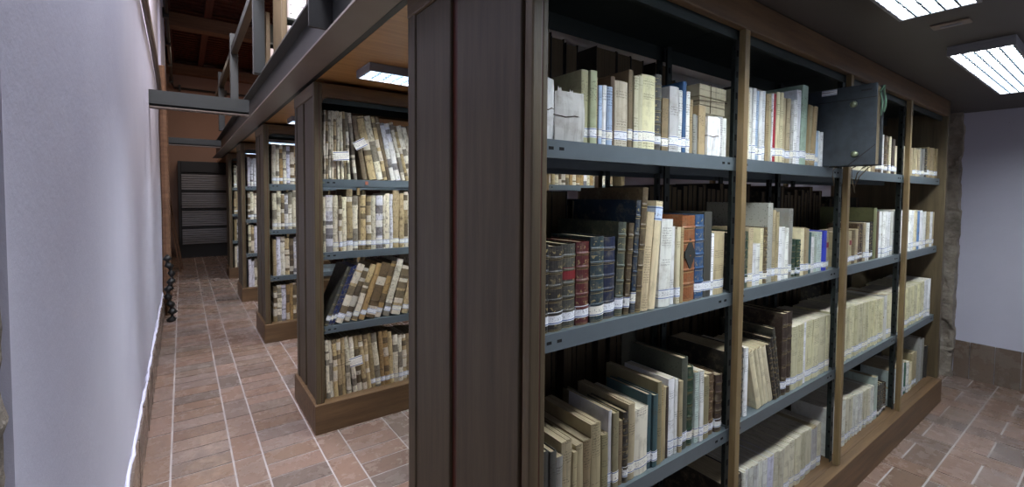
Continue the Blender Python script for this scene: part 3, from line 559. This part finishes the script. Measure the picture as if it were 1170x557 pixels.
# ---------------------------------------------------------------- shell of the room
ZC = 2.2
def louvre_light(x0, x1, y0, y1, label, e):
    t = empty('ceiling_light', ((x0+x1)/2, (y0+y1)/2, ZC)); tag(t, label, 'ceiling light', 'louvred ceiling lights over the shelf aisles')
    w, d, H = (x1-x0)/2, (y1-y0)/2, .045
    m = MB(); m.box(-w-.012, w+.012, -d-.012, d+.012, -.012, -.0005)
    for a in (-1, 1):
        m.box(*sorted((a*w, a*(w+.012))), -d-.012, d+.012, -H, -.012).box(-w, w, *sorted((a*d, a*(d+.012))), -H, -.012)
    m.build('housing', M['housing'], t, .002)
    mm = M['lamp']
    B(-w+.004, w-.004, -d+.004, d-.004, -.021, -.017).build('glowing_diffuser', mm, t)
    m = MB(); n = max(4, int(2*w/.062)); z0, z1 = -H+.001, -H+.022
    for i in range(1, n): x = -w+2*w*i/n; m.box(x-.0013, x+.0013, -d, d, z0, z1-.009)
    for i in range(1, 5): y = -d+2*d*i/5; m.box(-w, w, y-.003, y+.003, z0, z1)
    m.build('louvre', M['louvre'], t)
louvre_light(.92, 2.17, .345, .54, 'louvred ceiling light in front of the nearest bookcase, nearer of the two', 1)
louvre_light(2.90, 4.20, .345, .54, 'louvred ceiling light in front of the nearest bookcase, towards the end wall', 1)
louvre_light(.83, 2.08, 2.44, 2.64, 'louvred ceiling light in front of the second bookcase', 1)
louvre_light(2.80, 4.05, 2.44, 2.64, 'louvred ceiling light behind the nearest bookcase, far end of second aisle', 1)
for k, Yf in ((3, 5.07), (4, 7.18), (5, 9.24)):
    louvre_light(.83, 2.08, Yf-.51, Yf-.31, 'louvred ceiling light in front of the %s bookcase' % ORD[k-1], 1)
t = empty('emergency_light', (2.51, .47, ZC)); tag(t, 'small flat emergency light plate on the dark ceiling between two louvred lights', 'emergency light')
B(-.032, .032, -.058, .058, -.008, -.0005).build('base_plate', M['girder'], t, .003); B(-.010, .010, -.032, .032, -.012, -.008).build('lens', M['grey'], t, .002)

# floor of laid tiles: wide columns of crosswise tiles, narrow columns of lengthwise ones
m = MB(); g = .0045; per = .425; X = .207-per*2
r = random.Random(4); tiles = MB()
while X < 5.6:
    for (a, b, L, off) in ((X, X+.144, .288, .115), (X+.144, X+per, .144, .115)):
        y = -2.1+off
        while y < 13.4:
            zz = r.uniform(-.0012, .0006); tiles.box(a+g, b-g, y+g, y+L-g, -.01, zz); y += L
    X += per
struct(tiles.build('floor', M['tile'])); struct(B(-.7, 5.7, -2.2, 13.5, -.06, -.003).build('floor_bed', M['grout']))
# right end wall, its skirting and stone jamb
struct(B(5.26, 5.5, -2.2, .885, 0, ZC).build('wall_right', M['wall3']))
m = MB(); y = -2.1
while y < .87: m.box(5.243, 5.26, y+.0015, min(y+.142, .875), 0, .305); y += .144
struct(m.build('baseboard_right', M['skirt'], None, .001))
rs = random.Random(9)
from mathutils import noise as mn
def rough(path, z1, amp, sc):
    rows = []
    for k in range(int(z1/.022)+1):
        z = k*z1/int(z1/.022); row = []
        for (x, y) in path:
            c = mn.cell(Vector((x*.3, y*3.3+.35*math.sin(z*7), z*4.3))); q = mn.noise(Vector((x, y, z))*sc)*amp+mn.noise(Vector((x, y, z))*sc*3.3)*amp*.5+(c-.5)*amp*.9
            row.append((x-q if abs(x) > 2 else x+q, y+q*.4, z))
        rows.append(row)
    return MB().grid(rows)
path = [(5.17+.33*i/6, .878) for i in range(6, 0, -1)]+[(5.17, .878+.022*i) for i in range(18)]
m = rough(path, ZC, .022, 9)
struct(m.build('wall_stone_jamb', M['stone']))
struct(B(5.3, 5.5, 1.2, 13.4, 0, ZC).build('wall_right', M['wall3']))
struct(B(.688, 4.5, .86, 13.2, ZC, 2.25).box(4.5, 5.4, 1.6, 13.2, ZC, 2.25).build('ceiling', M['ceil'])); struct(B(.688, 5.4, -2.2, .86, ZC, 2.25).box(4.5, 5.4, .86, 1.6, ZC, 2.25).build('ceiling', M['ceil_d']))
# left wall
struct(B(-.5, -.212, .985, 7.35, 0, 5.2).build('wall_left', M['wall'])); struct(B(-.5, -.188, 7.35, 9.6, 0, 5.2).build('wall_left', M['wall'])); struct(B(-.5, -.235, 9.6, 13.3, 0, 5.2).build('wall_left', M['wall2']))
m = rough([(-.217, .545+.022*i) for i in range(20)]+[(-.219-.01*i, .98) for i in range(1, 4)], 5.0, .012, 9)
struct(m.build('wall_left_stone_jamb', M['stone']))
struct(B(-.5, -.214, -2.2, .56, 0, 5.2).build('wall_left', M['wall']))
m = MB(); y = 1.0
while y < 7.3: m.box(-.212, -.190+rs.uniform(-.002, .001), y+.0015, y+.1425, 0, .268+rs.uniform(-.004, .004)); y += .144
struct(m.build('baseboard_left', M['skirt'], None, .001))
pts = [(-.206+rs.uniform(-.003, .004), 1.0+.1*i, .275+rs.uniform(-.004, .004)) for i in range(62)]
struct(MB().tube(pts, [.008+rs.uniform(-.003, .003) for _ in pts], 7).build('trim_mortar', M['wall']))
struct(B(-.5, 5.5, 13.2, 13.5, 0, 5.4).build('wall_back', M['wall2']))
# timber roof over the double-height aisle
struct(B(-.5, 5.5, 3, 13.3, 4.55, 4.6).build('ceiling_roof_boards', M['roofw']))
m = MB()
for i in range(9): m.box(-.2+.55*i, -.1+.55*i, 3, 13.2, 4.42, 4.55)
for i in range(60): m.box(-.5, 5.5, 3+.17*i, 3.012+.17*i, 4.53, 4.55)
struct(m.build('ceiling_rafters', M['roofw']))
for i, y in enumerate((5.2, 9.3, 12.9)):
    struct(B(-.4, 5.5, y, y+.22, 4.2, 4.42).build('trim_roof_beam', M['roofb'], None, .01))
# steel work
t = empty('steel_girder', (.59, 1.0, ZC)); tag(t, 'long brown-grey steel girder running over the bookcase ends', 'girder')
L0, L1 = -2.0, 10.2
B(-.068, .068, L0, L1, .0, .012).build('bottom_flange', M['girder'], t, .002); B(-.006, .006, L0, L1, .012, .24).build('web', M['girder_d'], t); B(-.068, .068, L0, L1, .24, .252).build('top_flange', M['girder_d'], t)
B(.068, .096, L0, L1, -.0, .03).build('edge_angle', M['girder_d'], t)
def cross(y, z0, z1, label):
    t = empty('steel_cross_beam', (0, y, z0)); tag(t, label, 'beam', 'steel beams crossing the aisle')
    H = z1-z0; B(-.212, .521, -.05, .05, 0, .012).build('bottom_flange', M['girder'], t, .001); B(-.212, .521, -.005, .005, .012, H-.01).build('web', M['girder_d'], t); B(-.212, .521, -.05, .05, H-.01, H).build('top_flange', M['girder_d'], t)
    B(-.212, .521, -.055, -.045, .03, H-.01).build('front_plate', M['girder_d'], t)
cross(4.95, 2.213, 2.36, 'dark steel beam crossing the aisle from left wall to girder, nearer one')
cross(8.7, 2.213, 2.33, 'dark steel beam crossing the aisle from wall to girder, farther one')
t = empty('gallery_railing', (.52, 4.2, 2.45)); tag(t, 'grey steel railing with square posts along the edge of the upper gallery', 'railing')
for y in (-1.9, 0, 2.1, 4.2):
    p = B(-.04, .04, y-.04, y+.04, .0025, .9 if y > 0 else 1.9).build('post', M['girder_d'], t, .003)
    if y == -1.9: B(-.04, .11, y-.06, y-.04, -.19, .06).build('foot_plate', M['black'], p)
B(-.032, .032, -1.9, 6.0, .66, .74).build('handrail', M['girder_d'], t, .004)
# upper gallery cases with white archive boxes
def upper(Yf, x0, label, n, rowsz):
    t = empty('gallery_shelving', (x0, Yf, 2.2505)); tag(t, label, 'shelving', 'shelving on the upper gallery')
    B(0, .05, 0, .5, 0, 1.75).build('end_panel', M['wz'], t, .003); B(1.0, 1.05, 0, .5, 0, 1.75).build('end_panel', M['wz'], t, .003); B(.05, 1.0, .49, .5, 0, 1.75).build('back_panel', M['steel_d'], t)
    for z in rowsz: B(.05, 1.0, .01, .48, z-.02, z).build('shelf', M['steel_d'], t)
    for ri, z in enumerate(rowsz[:-1]):
        for i in range(n):
            b = empty('archive_box', (x0+.055+i*.105, Yf+.02, 2.2505+z+.0006)); tag(b, 'white archive box, %s from left, %s row, %s' % (ORD[i], ('lowest', 'middle', 'upper')[ri], label.split(',')[0]), 'archive box', 'white archive boxes on the upper gallery')
            B(0, .1, 0, .3, 0, .255).build('body', M['box'], b, .002)
            m = MB()
            for q in range(3): m.box(.03, .07-.006*q, -.0008, .001, .205-.016*q, .210-.016*q)
            m.box(.025, .055, -.0008, .001, .13, .136); m.box(.03, .04, -.0008, .001, .04, .055)
            m.build('printed_spine_text', M['ink'], b)
upper(2.95, .72, 'upper shelving above the second bookcase, topmost at frame edge', 2, (.35, .68, 1.01, 1.34))
upper(5.07, .83, 'upper shelving above the third bookcase, middle of the three', 3, (.35, .68, 1.01, 1.34))
upper(7.18, .98, 'upper shelving above the fourth bookcase, farthest of the three', 3, (.35, .68, 1.01, 1.34))
# far end: cabinet of flat drawers, boards leaning, wall fittings
t = empty('plan_chest', (.45, 13.18, 0)); tag(t, 'tall dark plan cabinet with four stacks of grey flat drawers against the end wall', 'cabinet')
B(-.52, .95, -.5, 0, 0, .3).box(-.52, -.46, -.5, 0, .3, 2.2).box(.89, .95, -.5, 0, .3, 2.2).box(-.46, .89, -.5, 0, 1.93, 2.2).box(-.46, .89, -.03, 0, .3, 1.93).build('carcass', M['black'], t, .004)
for k in range(4):
    z0 = .31+k*.415; B(-.46, .89, -.5, -.03, z0+.36, z0+.40).build('divider', M['black'], t)
    for q in range(7): B(-.455, .885, -.49, -.04, z0+q*.051+.001, z0+q*.051+.040).build('drawer', M['grey'], t, .002)
for (x, y, lean, h, lab) in ((-.225, 10.6, .0, 1.55, 'rough wooden plank leaning on the left wall near the far cabinet'), (-.19, 10.9, .0, 1.5, 'second dark board leaning behind the rough plank')):
    o = B(0, .03, 0, .18, 0, h).build('leaning_board', M['roofb'], None, .004); o.location = (x+.16, y, 0); o.rotation_euler = (0, -.13, 0); tag(o, lab, 'board')
# old timber upright set into the left wall with a slanting pipe and dark carved post
m = MB().tube([(-.165, 6.9, 0.0), (-.16, 6.92, 1.2), (-.165, 6.9, 2.3), (-.17, 6.88, 3.0)], [.045, .042, .044, .03], 8)
tag(m.build('timber_upright', M['roofb']), 'weathered brown timber upright against the left wall', 'timber post')
m = MB().tube([(-.186, 6.8, 2.62), (-.186, 6.2, 2.72), (-.187, 5.2, 2.80), (-.187, 3.6, 2.84), (-.187, 2.6, 2.84)], .022, 8)
tag(m.build('slanting_pipe', M['girder']), 'grey-brown pipe slanting up the left wall from timber upright', 'pipe')
m = MB(); rows = []
rr = random.Random(2)
for i in range(30):
    z = .0+.78*i/29; rad = .03+.018*math.sin(i*1.9)+rr.uniform(-.006, .006); cx = -.13+.02*math.sin(i*.4)
    rows.append([(cx+rad*math.cos(a), 6.55+rad*1.4*math.sin(a), z) for a in [2*math.pi*j/10 for j in range(10)]])
m.grid(rows, 0, True); m.f += [list(range(10)), list(range(290, 300))]; m.mi += [0, 0]
tag(m.build('carved_post', M['black'], None, 0, True), 'knobbly black carved post standing against the left wall', 'carved post')
m = MB().tube([(-.14, 7.6, 4.12), (-.14, 12.9, 3.95), (-.10, 13.14, 3.9), (2.5, 13.14, 3.9)], .025, 8)
for y in (8.4, 9.8, 11.2, 12.6): m.box(-.184, -.11, y-.04, y+.04, 4.12-(y-7.6)*.032-.06, 4.12-(y-7.6)*.032+.07)
for x in (.0, .9, 1.8): m.box(x-.02, x+.02, 13.08, 13.195, 3.84, 3.97)
tag(m.build('conduit', M['black']), 'dark conduit clipped along the upper left wall and end wall', 'conduit')

# ---------------------------------------------------------------- light and camera
def area(name, loc, rot, sx, sy, e, c):
    l = bpy.data.lights.new(name, 'AREA'); l.shape = 'RECTANGLE'; l.size = sx; l.size_y = sy; l.energy = e; l.color = c
    o = bpy.data.objects.new(name, l); COL.objects.link(o); o.location = loc; o.rotation_euler = rot; return o
area('gallery_lamp', (1.6, 4.1, 4.1), (0, 0, 0), 1.2, .2, 22, (1, .86, .74))
area('gallery_lamp', (1.6, 6.2, 4.1), (0, 0, 0), 1.2, .2, 22, (1, .82, .68))
area('gallery_lamp', (.6, 11.0, 4.1), (0, 0, 0), .9, .3, 16, (1, .8, .62))
area('aisle_lamp', (.12, 1.6, 4.3), (0, 0, 0),   .5, .5, 75, (.86, .88, 1))
area('aisle_lamp', (.12, 4.6, 4.3), (0, 0, 0), .5, .5, 70, (.9, .88, .98))
w = bpy.data.worlds.new('world'); w.use_nodes = True; SC.world = w
w.node_tree.nodes['Background'].inputs[0].default_value = (.78, .82, 1, 1); w.node_tree.nodes['Background'].inputs[1].default_value = .32
cam = bpy.data.cameras.new('camera'); co = bpy.data.objects.new('camera', cam); COL.objects.link(co); SC.camera = co
cam.sensor_width = 36; cam.sensor_fit = 'HORIZONTAL'; cam.lens = 519.862/1170*36; cam.shift_y = (242.69-278.5)/1170; cam.clip_start = .02
yaw, pi, ro = map(math.radians, (35.956, 2.237, .419))
Fh = Vector((math.sin(yaw), math.cos(yaw), 0)); R = Vector((math.cos(yaw), -math.sin(yaw), 0)); U = Vector((0, 0, 1))
F = Fh*math.cos(pi)-U*math.sin(pi); U2 = U*math.cos(pi)+Fh*math.sin(pi); R3 = R*math.cos(ro)+U2*math.sin(ro); U3 = U2*math.cos(ro)-R*math.sin(ro)
mw = Matrix((R3, U3, -F)).transposed().to_4x4(); mw.translation = (0, 0, 1.5); co.matrix_world = mw
SC.view_settings.view_transform = 'Standard'; SC.view_settings.look = 'None'; SC.view_settings.gamma = 1; SC.view_settings.use_curve_mapping = False
SC.view_settings.exposure = 0.6
